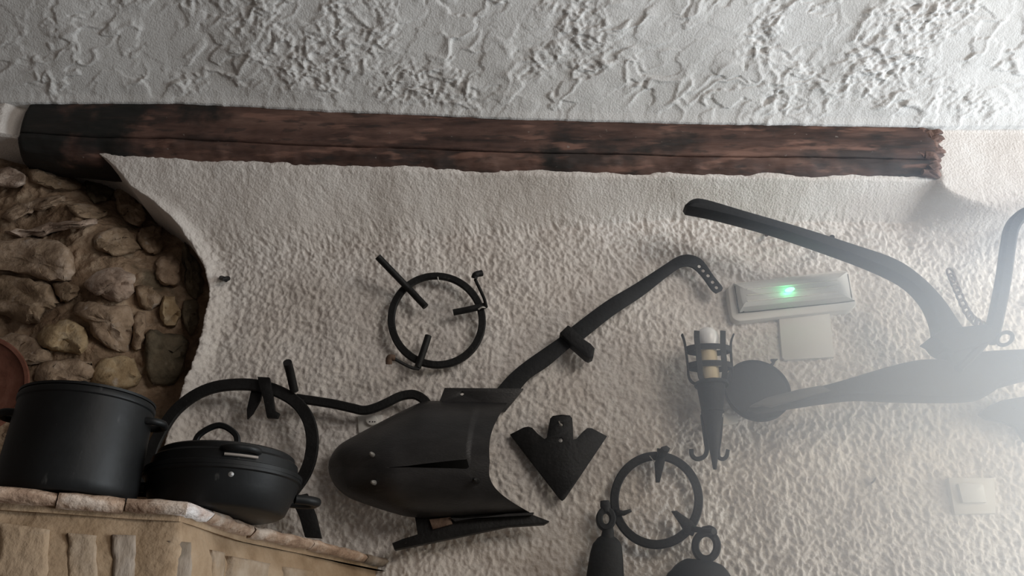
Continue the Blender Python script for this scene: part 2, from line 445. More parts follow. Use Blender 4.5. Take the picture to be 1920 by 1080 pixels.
def stone(outline, tint, bulge=.03, seed=0):
    ol = catmull(outline, 4, True); c = ol.mean(0); n = len(ol); V = []; Fc = []
    rings = [1.0, .97, .88, .72, .5, .25]; hs = [-.6, .25, .72, .93, 1.0, 1.02]
    for rr, hh in zip(rings, hs):
        for q in ol:
            px, py = c + (q - c) * rr
            d0 = .0
            for _ in range(4):
                w = P(px, py, d0 + .01); d0 = float(rock_low(np.array([w[0]]), np.array([w[2]]))[0])
            ang = float(gnoise(np.array([px * .035 + seed]), np.array([py * .035]), seed + 3)[0]); fine = float(fbm(np.array([px * .11]), np.array([py * .13]), seed, 3)[0])
            d = d0 + .009 + bulge * .7 * hh * (1 + .6 * ang) + .010 * fine * (1 if hh > 0 else 0)
            V.append(P(px + 9 * fine, py + 5 * ang + 6 * float(fbm(np.array([px * .13]), np.array([py * .11]), seed + 9, 3)[0]), d))
    for j in range(len(rings) - 1):
        for i in range(n):
            q = (i + 1) % n; Fc.append((j * n + i, j * n + q, (j + 1) * n + q, (j + 1) * n + i))
    Fc.append(tuple((len(rings) - 1) * n + i for i in range(n)))
    return V, Fc
STONES = [
    ([(15, 300), (60, 260), (170, 225), (290, 205), (300, 235), (220, 270), (120, 300), (40, 330)], 0, .034),
    ([(20, 370), (100, 385), (200, 345), (330, 320), (450, 325), (420, 350), (300, 375), (180, 402), (80, 410)], 2, .04),
    ([(-60, 430), (70, 405), (200, 412), (320, 450), (345, 540), (325, 600), (230, 605), (120, 575), (-60, 550)], 0, .04),
    ([(-60, 590), (100, 585), (215, 612), (265, 690), (255, 725), (200, 745), (180, 800), (110, 805), (-60, 720)], 1, .042),
    ([(525, 200), (570, 172), (640, 245), (675, 300), (660, 345), (610, 355), (560, 315), (535, 260)], 1, .05),
    ([(400, 600), (500, 550), (600, 565), (620, 620), (600, 685), (530, 705), (440, 670), (390, 640)], 2, .05),
    ([(440, 390), (520, 360), (600, 380), (640, 460), (580, 490), (470, 470), (430, 450)], 1, .032),
    ([(640, 370), (700, 350), (750, 370), (740, 470), (690, 475), (645, 440)], 1, .03),
    ([(720, 500), (790, 475), (835, 530), (825, 620), (770, 625), (725, 590)], 0, .035),
    ([(180, 840), (280, 785), (370, 805), (410, 880), (380, 940), (290, 935), (190, 905)], 3, .036),
    ([(330, 740), (390, 700), (500, 715), (600, 725), (610, 820), (590, 930), (520, 920), (430, 860), (400, 800)], 0, .03),
    ([(625, 640), (700, 630), (740, 680), (720, 725), (660, 735)], 1, .03),
    ([(740, 690), (800, 680), (830, 760), (800, 820), (745, 800)], 3, .03),
    ([(670, 845), (780, 850), (870, 870), (850, 980), (800, 1080), (680, 1060)], 4, .034),
    ([(848, 425), (880, 480), (925, 560), (935, 640), (900, 690), (855, 640), (843, 520)], 4, .02),
    ([(850, 700), (915, 715), (905, 820), (870, 850), (840, 780)], 4, .02),
    ([(455, 975), (560, 945), (630, 985), (630, 1090), (420, 1090)], 3, .036),
    ([(-60, 880), (90, 842), (180, 895), (240, 960), (140, 990), (-40, 960)], 0, .03),
    ([(170, 1000), (280, 960), (420, 980), (430, 1060), (300, 1110), (180, 1080)], 0, .03),
    ([(-30, 110), (60, 85), (120, 130), (105, 170), (-30, 165)], 2, .03),
    ([(690, 250), (760, 262), (800, 310), (790, 345), (700, 330)], 4, .02),
    ([(310, 250), (420, 262), (500, 292), (450, 315), (340, 300)], 1, .025),
    ([(140, 70), (300, 110), (380, 175), (260, 190), (140, 145)], 1, .026),
    ([(390, 130), (470, 130), (520, 180), (500, 240), (420, 230)], 4, .02),
    ([(620, 760), (665, 750), (670, 850), (640, 930), (610, 900)], 0, .025),
    ([(240, 620), (330, 615), (370, 660), (310, 700), (270, 680)], 1, .03)]
for i, (ol, tint, b) in enumerate(STONES):
    make('stone', stone(RO(ol), tint, b, i), M['stone%d' % tint], wl, root=wl, angle=1.2, fix=True)

# ================================================================== BEAM
def beam():
    n = 420; pxs = np.linspace(12, 1782, n)
    x = np.array([XP(p, 260, dB) for p in pxs])
    prof = [(.02, -.10), (.12, -.12), (.155, -.06), (.165, .02), (.170, .15), (.172, .30), (.171, .45), (.169, .58), (.164, .635), (.152, .650), (.163, .672), (.160, .76), (.150, .86), (.134, .95), (.11, 1.0), (.06, 1.02), (.01, .98)]
    # more points round the section
    pr = []
    for a, b in zip(prof[:-1], prof[1:]):
        for q in (0, .34, .67): pr.append((a[0] + (b[0] - a[0]) * q, a[1] + (b[1] - a[1]) * q))
    pr.append(prof[-1]); pr = np.array(pr); pr[:, 0] = .02 + (pr[:, 0] - .02) * .90; k = len(pr)
    zt = zbt(x); zb = np.array([float(np.interp(xx, xs_line, Z_BB)) for xx in x])
    Xb = np.repeat(x[:, None], k, 1)
    T = np.repeat(pr[None, :, 1], n, 0); Db = np.repeat(pr[None, :, 0], n, 0)
    # the long crack wanders and closes at the left
    wob = .03 * fbm(Xb * 2.3, Xb * 0, 101, 2)
    T = T + wob * np.exp(-((T - .65) / .12) ** 2)
    Zb = zt[:, None] * (1 - T) + zb[:, None] * T
    lower = sstep(.62, .8, T)
    hew = fbm(Xb * 9, T * 2.2, 103, 4)
    Db = Db + .004 * fbm(Xb * 3, T * 5, 102, 3) + .010 * hew * lower + .003 * fbm(Xb * 14, T * 26, 104, 3)
    Zb = Zb + .006 * fbm(Xb * 8, T * 0 + 1, 105, 4) * sstep(.85, 1, T)
    # ends: the left one rounded over, the right one broken
    le = sstep(0, 1, (Xb - x[0]) / .035); Db = .02 + (Db - .02) * (.55 + .45 * np.sqrt(le))
    re = sstep(0, 1, (x[-1] - Xb) / .07); zmid = (zt + zb)[:, None] / 2
    Db = .02 + (Db - .02) * (.72 + .28 * np.sqrt(re) + .12 * fbm(Xb * 40, T * 6, 106, 3) * (1 - re))
    Zb = zmid + (Zb - zmid) * (.70 + .30 * np.sqrt(re)); Zb = zmid + (Zb - zmid) * (.86 + .14 * np.sqrt(le))
    V = np.stack([Xb.ravel(), -Db.ravel(), Zb.ravel()], 1); Fc = []
    for i in range(n - 1):
        for j in range(k - 1): Fc.append((i * k + j, (i + 1) * k + j, (i + 1) * k + j + 1, i * k + j + 1))
    Fc.append(tuple(range(k))); Fc.append(tuple((n - 1) * k + j for j in range(k))[::-1])
    return list(V), Fc
bt = thing('wooden_beam', P(900, 320, .1), 'long dark brown hewn wooden beam set under the ceiling', 'beam'); bt['kind'] = 'thing'
make('timber', beam(), M['wood'], bt, root=bt, angle=1.4)
# splintered end
sv = []
for i in range(26):
    y0 = random.uniform(240, 326); st = random.uniform(1715, 1748); ln = random.uniform(14, 34); sl = random.uniform(-.5, .6) + (y0 - 283) * -.006
    a = P(st, y0, .140 + random.uniform(-.006, .008)); b = P(min(st + ln, 1776 - abs(y0 - 283) * .35), y0 + sl * ln, .128 + random.uniform(-.01, .012))
    pa = catmull([a, (a + b) / 2 + np.array([0, -random.uniform(.003, .014), random.uniform(-.003, .005)]), b], 4)
    sv.append(sweep(pa, rect_prof(random.uniform(.012, .028), random.uniform(.012, .02)), scale=np.linspace(1.0, random.uniform(.5, .9), len(pa))))
o = make('splintered_end', sv, M['wood_split'], bt, root=bt); o['label'] = 'reddish splintered broken end'

# ================================================================== FIREPLACE HOOD
zL = P(735, 1046, 0.0)[2]
EPX = [(-260, 880), (0, 911), (110, 919), (250, 931), (350, 937), (385, 947), (432, 966), (484, 985), (592, 1010), (700, 1039), (752, 1052)]
E = np.array([PZ(a, b, zL) for a, b in EPX]); 
hd = thing('chimney_hood', (E[4][0] - .1, -.2, zL - .6), 'ochre rendered fireplace hood with brick ledge carrying the black pots', 'fireplace hood')
Ein = []                                        # the rendered face sits back under the ledge
for i, p in enumerate(E):
    t = E[min(i + 1, len(E) - 1)] - E[max(i - 1, 0)]; n_ = np.array([t[1], -t[0], 0]); n_ /= np.linalg.norm(n_)
    if n_[1] > 0: n_ = -n_
    Ein.append((p, n_))
def hood_face():
    pts = catmull([p - n_ * .014 for p, n_ in Ein], 10); n = len(pts); rows = 26; V = []; Fc = []
    L = np.concatenate([[0], np.cumsum(np.linalg.norm(np.diff(pts, axis=0), axis=1))])
    for j in range(rows):
        z = zL - .012 - 1.1 * (j / (rows - 1)) ** 1.6
        for i in range(n):
            t = pts[min(i + 1, n - 1)] - pts[max(i - 1, 0)]; nn = np.array([t[1], -t[0], 0]); nn /= np.linalg.norm(nn)
            h = .005 * float(fbm(np.array([L[i] * 9]), np.array([z * 9]), 121, 3)[0]) - .012 * math.exp(-((z - zL + .035) / .02) ** 2)
            q = pts[i] + nn * h; V.append(np.array([q[0], q[1], z]))
    for j in range(rows - 1):
        for i in range(n - 1): Fc.append((j * n + i, j * n + i + 1, (j + 1) * n + i + 1, (j + 1) * n + i))
    return V, Fc
make('hood_face', hood_face(), M['hood'], hd, root=hd, fix=False, angle=2)
def hood_top():
    V = []; k = len(E)
    for z in (zL - .006, zL - .03):
        for p, n_ in Ein: q = p - n_ * .02; V.append((q[0], q[1], z))
        V.append((E[-1][0], .06, z)); V.append((E[0][0], .06, z))
    m = k + 2
    return V, [tuple(range(m)), tuple(range(m, 2 * m))[::-1]] + [(i, (i + 1) % m, m + (i + 1) % m, m + i) for i in range(m)]
make('ledge_top', hood_top(), M['hood'], hd, root=hd, smooth=False)
def ledge_brick(a, b, h, dep, seed):
    """one brick of the ledge from a to b, top at zL, a little uneven"""
    t = b - a; L = np.linalg.norm(t); t = t / L; n_ = np.array([t[1], -t[0], 0])
    if n_[1] > 0: n_ = -n_
    nu = max(5, int(L / .02)); V = []; Fc = []
    sec = [(-dep, 0), (-.012, 0), (-.003, -.003), (.002, -.009), (.001, -h * .5), (-.001, -h + .008), (-.008, -h + .001), (-dep, -h)]
    k = len(sec)
    for i in range(nu):
        f = i / (nu - 1); sq = 1 - .07 * (abs(2 * f - 1) ** 14)
        for (o_, z) in sec:
            w = .006 * float(fbm(np.array([f * L * 30 + seed * 7]), np.array([z * 60]), seed, 3)[0])
            c = -h / 2
            q = a + t * (f * L) + n_ * ((o_ + w) - .003 * (1 - sq) / .07)
            V.append((q[0], q[1], zL + c + (z - c) * sq + w * .6))
    for i in range(nu - 1):
        for j in range(k): Fc.append((i * k + j, i * k + (j + 1) % k, (i + 1) * k + (j + 1) % k, (i + 1) * k + j))
    Fc.append(tuple(range(k))); Fc.append(tuple((nu - 1) * k + j for j in range(k)))
    return V, Fc
def edge_at(px): 
    xs_ = [e[0] for e in EPX]; return PZ(px, float(np.interp(px, xs_, [e[1] for e in EPX])), zL)
for i, (a, b, mt) in enumerate([(-250, -70, 'brick'), (-68, 110, 'brick'), (112, 237, 'brick'), (239, 353, 'brick'), (355, 403, 'brick_pale'), (404.5, 481, 'brick'), (482.5, 591, 'brick'), (592.5, 691, 'brick'), (693, 745, 'brick_grey')]):
    h = .022 if i != 2 else .025
    o = make('brick', ledge_brick(edge_at(a), edge_at(b), h, .11, i), M[mt], hd, root=hd, angle=.9)
    if mt == 'brick_pale': o['label'] = 'whitened brick at the bend of the ledge'
def face_brick(px0, px1, top0, top1, proud, seed, low=1130):
    a = edge_at(px0); b = edge_at(px1); t = b - a; n_ = np.array([t[1], -t[0], 0]); n_ /= np.linalg.norm(n_)
    if n_[1] > 0: n_ = -n_
    p0 = a - n_ * .014; V = []; Fc = []; nu, nv = 6, 12
    for layer_ in (0, 1, 2):
        for j in range(nv):
            for i in range(nu):
                f = i / (nu - 1); g = j / (nv - 1)
                inset = (0, .05, .30)[layer_]; ff = .5 + (f - .5) * (1 - inset); gg = .5 + (g - .5) * (1 - inset * .4)
                px = px0 + (px1 - px0) * ff + (3 + (px1 - px0) * .06) * float(fbm(np.array([gg * 3.3 + seed]), np.array([ff * 1.5]), seed + 40, 3)[0]); py = (top0 + (top1 - top0) * f) * (1 - gg) + low * gg
                q = PP(px, py, p0, n_)
                hgt = (-.012, proud * .6, proud)[layer_] + (.003 * float(fbm(np.array([px * .06]), np.array([py * .05]), seed, 2)[0]) if layer_ else 0)
                V.append(q + n_ * hgt)
    S_ = nu * nv; idx = lambda l, j, i: l * S_ + j * nu + i
    border = [(0, i) for i in range(nu)] + [(j, nu - 1) for j in range(1, nv)] + [(nv - 1, i) for i in range(nu - 2, -1, -1)] + [(j, 0) for j in range(nv - 2, 0, -1)]
    for l in (0, 1):
        for q in range(len(border)):
            r = (q + 1) % len(border)
            Fc.append((idx(l, *border[q]), idx(l, *border[r]), idx(l + 1, *border[r]), idx(l + 1, *border[q])))
    for j in range(nv - 1):
        for i in range(nu - 1): Fc.append((idx(2, j, i), idx(2, j, i + 1), idx(2, j + 1, i + 1), idx(2, j + 1, i)))
    return V, Fc
for i, (a, b, t0, t1, mt) in enumerate([(-110, -20, 980, 986, 'brick_grey'), (-4, 96, 978, 992, 'brick_lime'), (126, 182, 998, 1003, 'brick_lime'), (210, 256, 1001, 1003, 'brick_grey'), (313, 360, 1013, 1016, 'brick_grey'), (396, 420, 1030, 1036, 'brick_lime'), (430, 508, 1042, 1056, 'brick_lime'), (530, 590, 1062, 1070, 'brick_lime')]):
    make('face_brick', face_brick(a, b, t0, t1, .004, i), M[mt], hd, root=hd, angle=1.3)
# ================================================================== POTS ON THE LEDGE
def stand(px, py_bottom_front, r):         # centre of a round base whose front rim shows at that pixel
    q = PZ(px, py_bottom_front, zL)
    dirn = q - CAM; dirn[2] = 0; dirn /= np.linalg.norm(dirn)
    return q + dirn * r
pr_ = .103
pc = stand(126, 920, .103)
pot = thing('stock_pot', pc, 'tall black enamel stock pot with lid standing on the brick ledge', 'pot')
hP = .162
make('pot_body', lathe([(0, .002), (pr_ * .93, .002), (pr_ * .985, .008), (pr_, .02), (pr_ * .995, hP * .5), (pr_ * .985, hP - .012), (pr_ * 1.005, hP - .010), (pr_ * 1.01, hP - .004), (pr_ * .99, hP), (0, hP)], pc, 80), M['enamel'], pot, root=pot)
make('lid', lathe([(pr_ * 1.0, hP + .001), (pr_ * 1.0, hP + .005), (pr_ * .92, hP + .007), (pr_ * .5, hP + .010), (0, hP + .012)], pc, 64), M['enamel'], pot, root=pot)
k0 = pc + np.array([.012, -.05, hP + .004])
make('lid_knob', sweep(catmull([k0 + np.array([-.011, 0, 0]), k0 + np.array([-.009, 0, .008]), k0 + np.array([0, 0, .013]), k0 + np.array([.009, 0, .008]), k0 + np.array([.011, 0, 0])], 6), round_prof(.005)), M['enamel'], pot, root=pot)
def side_handle(c, r, z, ang, w, out, rad, sag=0):
    pts = []
    for k in (-1, -.8, -.4, 0, .4, .8, 1):
        a = ang + k * w; rr = r + out * (1 - abs(k) ** 4) - .004
        pts.append(c + np.array([math.cos(a) * rr, math.sin(a) * rr, z - sag * (1 - abs(k) ** 2)]))
    return sweep(catmull(pts, 6), round_prof(rad), up=(0, 0, 1))
make('handle', side_handle(pc, pr_, hP - .03, .25, .26, .024, .006), M['enamel'], pot, root=pot)
make('handle', side_handle(pc, pr_, hP - .03, math.pi + .25, .26, .024, .006), M['enamel'], pot, root=pot)
# low casserole
cr_ = .129
cc = stand(413, 946, cr_ * .92)
cas = thing('casserole', cc, 'low black lidded casserole with loop handle at the bend of the ledge', 'casserole')
hC = .060
make('pan_body', lathe([(0, .001), (cr_ * .80, .001), (cr_ * .86, .006), (cr_ * .95, .035), (cr_, hC - .004), (cr_ * 1.03, hC - .002), (cr_ * 1.03, hC + .003), (0, hC + .003)], cc, 80), M['enamel'], cas, root=cas)
lid = make('lid', lathe([(cr_ * 1.035, hC + .003), (cr_ * 1.035, hC + .010), (cr_ * .97, hC + .013), (cr_ * .955, hC + .029), (cr_ * .93, hC + .032), (cr_ * .91, hC + .034), (cr_ * .90, hC + .042), (cr_ * .87, hC + .045), (cr_ * .4, hC + .049), (0, hC + .050)], cc, 80), M['enamel'], cas, root=cas)
lt = cc + np.array([-.004, -.055, hC + .046])
make('lid_handle', sweep(catmull([lt + np.array([-.038, 0, 0]), lt + np.array([-.031, 0, .024]), lt + np.array([0, 0, .040]), lt + np.array([.031, 0, .024]), lt + np.array([.038, 0, 0])], 7), rect_prof(.010, .008)), M['enamel'], lid, root=cas)
# slotted carrying grip on the front
toc = math.atan2(CAM[1] - cc[1], CAM[0] - cc[0])
ga = toc + .16
make('front_grip', side_handle(cc, cr_ * .965, hC + .030, ga, .24, .016, .006), M['enamel'], cas, root=cas)
gp = []
for i in range(9):
    a = ga - .21 + .42 * i / 8; gp.append(cc + np.array([math.cos(a) * cr_ * .972, math.sin(a) * cr_ * .972, hC + .019]))
o = make('grip_plate', sweep(gp, rect_prof(.013, .004), up=(0, 0, 1), scale=[(1, 1)] * 9), M['stain'], cas, root=cas); o['label'] = 'worn bare metal plate behind the grip'
a = toc + .07
q = cc + np.array([math.cos(a) * cr_ * .965, math.sin(a) * cr_ * .965, .048])
make('rivet', lathe([(.0045, -.002), (.0045, .002), (.003, .003), (0, .004)], q, 16, axis=(math.cos(a), math.sin(a), -.2)), M['bolt'], cas, root=cas)
for an in (toc + 1.75, toc - 1.62):
    g = side_handle(cc, cr_, hC - .022, an, .17, .042, .0085)
    make('handle', g, M['enamel'], cas, root=cas)
# terracotta dish on the rock
dc = P(-48, 728, .17)
dr = 92 * mpp(-48, 728, .17)
dish = thing('terracotta_dish', dc, 'round ringed terracotta dish against the bare rock beside the stock pot', 'dish')
axd = np.array([.35, -1, -.12])
make('bowl', lathe([(0, .0), (dr * .55, .0), (dr * .6, .006), (dr * .78, .014), (dr * .8, .020), (dr * .97, .034), (dr, .040), (dr * .985, .044), (dr * .93, .040), (dr * .78, .026), (dr * .74, .026), (dr * .58, .012), (0, .010)], dc, 72, axis=axd), M['terracotta'], dish, root=dish)
make('rim', lathe([(dr * .96, .034), (dr * 1.03, .036), (dr * 1.05, .042), (dr * 1.03, .048), (dr * .96, .046), (dr * .94, .040), (dr * .96, .034)], dc, 72, axis=axd), M['terracotta'], dish, root=dish)

# ================================================================== THINGS ON THE WALL
def strip(pts, w, th, d, n=6, scale=None, closed=False, dd=None):
    """flat bar along pixels; w pixels wide, th metres thick"""
    p2 = catmull(pts, n, closed)
    ds = np.full(len(p2), d) if dd is None else np.interp(np.linspace(0, 1, len(p2)), np.linspace(0, 1, len(dd)), dd)
    path = [P(a, b, q) for (a, b), q in zip(p2, ds)]
    m = mpp(p2[len(p2) // 2][0], p2[len(p2) // 2][1], float(np.mean(ds)))
    return sweep(path, rect_prof(w * m, th), closed, scale)
def rod(pts, r_px, dd, n=6, scale=None):
    p2 = catmull(pts, n)
    ds = np.interp(np.linspace(0, 1, len(p2)), np.linspace(0, 1, len(dd)), dd)
    m = mpp(p2[0][0], p2[0][1], dd[0])
    return sweep([P(a, b, q) for (a, b), q in zip(p2, ds)], round_prof(r_px * m, 12), scale=scale)
def bead(px, py, d, r_px, ln=.006, axis=(0, -1, 0)):
    r = r_px * mpp(px, py, d)
    return lathe([(0, -ln), (r, -ln), (r, 0), (r * .8, ln * .7), (0, ln)], P(px, py, d), 16, axis=axis)
def ring_px(cx, cy, rx, ry, rot=0, n=40):
    out = []
    for i in range(n):
        a = 2 * math.pi * i / n; x, y = rx * math.cos(a), ry * math.sin(a)
        out.append((cx + x * math.cos(rot) - y * math.sin(rot), cy + x * math.sin(rot) + y * math.cos(rot)))
    return out
def empty_at(name, px, py, d, label, cat, group=None): return thing(name, P(px, py, d), label, cat, group)

# --- large trivet behind the pans
C5 = lambda pts: crop(pts, 270, 640, 490 / 1203)
t = empty_at('trivet', 450, 1010, .05, 'largest iron trivet ring with long wavy handle behind the casserole', 'trivet')
ringp = C5([(5, 640), (20, 570), (50, 470), (110, 365), (165, 300), (250, 240), (350, 206), (480, 199), (590, 220), (690, 272), (750, 345), (774, 430), (772, 510), (750, 590), (708, 660), (640, 735), (540, 790), (400, 815), (250, 800), (120, 750), (40, 700)])
make('ring', strip(ringp, 23, .012, .075, 4, closed=True), M['iron'], t, root=t)
make('handle', strip(C5([(700, 262), (740, 268), (800, 277), (880, 290), (960, 308), (1010, 318), (1060, 308), (1120, 282)]) + [(751, 743), (776, 740), (795, 750), (806, 766)], 17, .012, .055, 6), M['iron'], t, root=t)
make('leg', rod(C5([(660, 97), (672, 140), (692, 230)]), 8.3, [.15, .12, .08]), M['iron'], t, root=t)
make('leg', plate([C5([(672, 715), (750, 700), (790, 800), (815, 905), (740, 900), (715, 810)])], .07, .085), M['iron'], t, root=t)
make('leg', plate([C5([(522, 162), (576, 165), (584, 200), (602, 318), (622, 330), (612, 352), (565, 350), (548, 262), (528, 200)])], .078, .092), M['iron'], t, root=t)
make('pot_rest', plate([C5([(492, 225), (545, 228), (535, 268), (500, 330), (474, 357), (472, 312)])], .06, .07), M['iron'], t, root=t)
make('hanging_nail', rod(C5([(545, 200), (545, 212)]), 3, [-.02, .07]), M['iron'], t, root=t)

# --- upper trivet
t = empty_at('trivet', 820, 692, .03, 'iron trivet ring with three bent legs hanging above the plough share', 'trivet')
make('ring', strip(ring_px(819, 601, 85.5, 83, .35), 13.5, .012, .035, 3, closed=True), M['iron'], t, root=t)
make('leg', rod([(798, 575), (765, 540), (708, 481)], 6.6, [.045, .048, .10]), M['iron'], t, root=t)
make('leg', rod([(850, 586), (880, 580), (910, 573)], 6.2, [.045, .048, .045]), M['iron'], t, root=t)
f = make('leg_shank', rod([(912, 576), (907, 558), (891, 524)], 3.0, [.045, .07, .13]), M['iron'], t, root=t)
make('foot', rod([(889, 522), (892, 515), (904, 512)], 6.0, [.13, .135, .13]), M['iron'], f, root=t)
make('leg', rod([(803, 630), (795, 655), (783, 689)], 6.6, [.045, .048, .045]), M['iron'], t, root=t)
f = make('leg_shank', rod([(785, 692), (768, 688), (738, 672)], 3.0, [.045, .07, .13]), M['iron'], t, root=t)
make('foot', rod([(740, 671), (730, 671), (729, 683)], 6.0, [.13, .135, .13]), M['rust'], f, root=t)
o = make('hanging_wire', rod([(821, 511), (821, 521), (823, 528), (826, 527)], 1.3, [.0, .045, .045, .03]), M['wire'], t, root=t); o['label'] = 'pale wire hook'
o = make('wire_tie', rod([(897, 580), (904, 576), (911, 577)], 1.5, [.055, .058, .045]), M['wire'], t, root=t)

# --- lower trivet
t = empty_at('trivet', 1231, 1029, .03, 'iron trivet ring with pointed rests hanging below the torch lamp', 'trivet')
make('ring', strip(ring_px(1231, 938, 79, 83), 16, .011, .035, 3, closed=True), M['iron'], t, root=t)
C7 = lambda pts: crop(pts, 1080, 740, 400 / 1271)
make('pot_rest', plate([C7([(485, 318), (528, 322), (530, 400), (500, 520), (478, 520), (470, 405), (487, 360)])], .040, .050), M['iron'], t, root=t)
make('foot', plate([C7([(510, 310), (540, 302), (562, 318), (556, 334), (525, 334)])], .045, .11), M['iron'], t, root=t)
make('pot_rest', plate([C7([(235, 680), (280, 690), (325, 680), (333, 696), (290, 718), (240, 720)])], .040, .050), M['iron'], t, root=t)
make('pot_rest', plate([C7([(572, 692), (600, 690), (690, 752), (720, 790), (700, 840), (650, 820), (625, 770)])], .040, .052), M['iron'], t, root=t)
make('leg', rod(C7([(700, 800), (760, 810), (820, 815)]), 5.5, [.05, .08, .11]), M['iron'], t, root=t)
o = make('hanging_wire', rod(C7([(438, 365), (452, 382), (468, 402)]), 1.0, [.045, .047, .045]), M['wire'], t, root=t)

# --- iron bells at the bottom edge
b1 = empty_at('iron_bell', 1136, 1130, .03, 'narrow dark iron bell with eyelet left of the lower trivet ring', 'bell')
def loft(rows, flat=.45):
    """rows of (cx, cy, half width px, d centre): a body with a flattened oval section"""
    path = [P(a, b, d) for a, b, w, d in rows]; m = mpp(rows[0][0], rows[0][1], rows[0][3])
    pr2 = catmull([(q[0], q[1]) for q in rows], 5); ws = np.interp(np.linspace(0, 1, len(pr2)), np.linspace(0, 1, len(rows)), [q[2] for q in rows]); ds = np.interp(np.linspace(0, 1, len(pr2)), np.linspace(0, 1, len(rows)), [q[3] for q in rows])
    return sweep([P(a, b, d) for (a, b), d in zip(pr2, ds)], [(math.cos(2 * math.pi * i / 28), flat * math.sin(2 * math.pi * i / 28)) for i in range(28)], scale=[w * m for w in ws])
make('bell_body', loft([(1139, 1003, 9, .05), (1139, 1010, 19, .05), (1139, 1022, 27, .05), (1137, 1045, 31, .05), (1135, 1080, 34.5, .05), (1134, 1105, 36, .05), (1134, 1135, 37, .05)]), M['iron_grey'], b1, root=b1)
make('eyelet', strip(ring_px(1136, 973, 12.5, 16.5, 0, 24), 12, .02, .05, 3, closed=True), M['iron_grey'], b1, root=b1)
make('neck', loft([(1140, 986, 9, .05), (1140, 997, 11, .05), (1139, 1010, 13, .05)], .7), M['iron_grey'], b1, root=b1)
make('hanging_link', loft([(1134, 939, 8.5, .055), (1135, 948, 10, .055), (1137, 960, 8, .055)], .6), M['iron_grey'], b1, root=b1)
b2 = empty_at('iron_bell', 1310, 1130, .03, 'wide round-topped iron bell hung by a big ring', 'bell')
make('bell_body', loft([(1305, 1049, 8, .06), (1305, 1052, 28, .06), (1306, 1060, 43, .06), (1308, 1073, 56, .06), (1310, 1095, 66, .06), (1310, 1135, 72, .06)], .5), M['iron_grey'], b2, root=b2)
make('ring', strip(ring_px(1324, 1024, 20.5, 24.5, 0, 28), 13.5, .014, .065, 3, closed=True), M['iron_grey'], b2, root=b2)
make('hook', rod(C7([(760, 800), (800, 795), (825, 815), (818, 840)]), 5, [.05, .075, .08, .07]), M['iron_grey'], b2, root=b2)

# --- ridging plough
C6 = lambda pts: crop(pts, 600, 700, 560 / 1592)
rp = empty_at('ridging_plough', 840, 1000, .05, 'black iron ridging plough body with curved wings and long drilled shank', 'plough')
TOPE = [(44, 500), (52, 455), (100, 385), (200, 325), (330, 255), (450, 195), (560, 150), (700, 150), (850, 152), (1000, 155)]
BOTE = [(44, 500), (52, 545), (85, 605), (150, 660), (250, 700), (380, 742), (500, 768), (700, 768), (900, 755), (1130, 748)]
RIDGE = [(44, 500), (70, 500), (160, 501), (260, 502), (350, 503), (470, 500), (600, 500), (720, 500), (790, 500), (905, 475)]
def wing(edge, slit, sgn):
    n, mm = 70, 22
    ed = catmull(edge, 8); rg = catmull(RIDGE, 8)
    def res(p, n):
        L = np.concatenate([[0], np.cumsum(np.linalg.norm(np.diff(p, axis=0), axis=1))]); L /= L[-1]; t = np.linspace(0, 1, n)
        return np.stack([np.interp(t, L, p[:, 0]), np.interp(t, L, p[:, 1])], 1)
    ed = res(ed, n); rg = res(rg, n); V = []; Fc = []
    for lay in (0, 1):
        for i in range(n):
            for j in range(mm):
                v = j / (mm - 1)
                x0_, y0_ = rg[i]; x0_ = float(x0_)
                gap = float(np.interp(x0_, [350, 470, 560, 785, 790.5, 793], [0, 8, 22, 52, 52, 0])) * (.85 if sgn < 0 else .15)
                y0_ = y0_ + sgn * gap
                x = x0_ + (ed[i][0] - x0_) * v; y = y0_ + (ed[i][1] - y0_) * v
                # right edge scooped like the photo's
                if v > 0: x += -75 * math.sin(math.pi * min(1, v)) ** 1.0 * (i / (n - 1)) ** 6 * (.5 if sgn < 0 else 1.1)
                nose = math.sin(math.pi / 2 * min(1, i / (n * .42)))
                d = .045 + .135 * nose * math.sqrt(max(0, 1 - (v * .96) ** 2)) - .02 * (i / (n - 1))
                d -= .004 * lay
                V.append(P(600 + x * 560 / 1592, 700 + y * 560 / 1592, d))
    S_ = n * mm; ix = lambda l, i, j: l * S_ + i * mm + j
    for i in range(n - 1):
        for j in range(mm - 1):
            for l in (0, 1):
                q = (ix(l, i, j), ix(l, i + 1, j), ix(l, i + 1, j + 1), ix(l, i, j + 1)); Fc.append(q if l else q[::-1])
        for j in (0, mm - 1): Fc.append((ix(0, i, j), ix(0, i + 1, j), ix(1, i + 1, j), ix(1, i, j)))
    for j in range(mm - 1):
        for i in (0, n - 1): Fc.append((ix(0, i, j), ix(0, i, j + 1), ix(1, i, j + 1), ix(1, i, j)))
    return V, Fc
make('upper_wing', wing(TOPE, True, -1), M['iron_satin'], rp, root=rp, angle=1.0)
make('lower_wing', wing(BOTE, True, 1), M['iron_satin'], rp, root=rp, angle=1.0)
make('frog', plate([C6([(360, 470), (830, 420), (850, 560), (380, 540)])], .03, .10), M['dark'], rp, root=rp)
make('flange', plate([C6([(560, 150), (636, 149), (664, 76), (1084, 80), (1062, 108), (985, 200), (900, 215), (600, 205)]), C6(circ(757, 107, 10))], .052, .066), M['iron_satin'], rp, root=rp)
make('share', plate([C6([(505, 762), (520, 858), (440, 882), (384, 905), (396, 940), (640, 890), (1000, 815), (1195, 803), (1222, 787), (1130, 752), (1000, 748), (700, 752)])], .045, .07), M['iron'], rp, root=rp)
o = make('share_patch', plate([C6([(582, 778), (695, 765), (706, 802), (600, 830)])], .069, .078), M['rust'], rp, root=rp); o['label'] = 'bare rusty patch on the share'
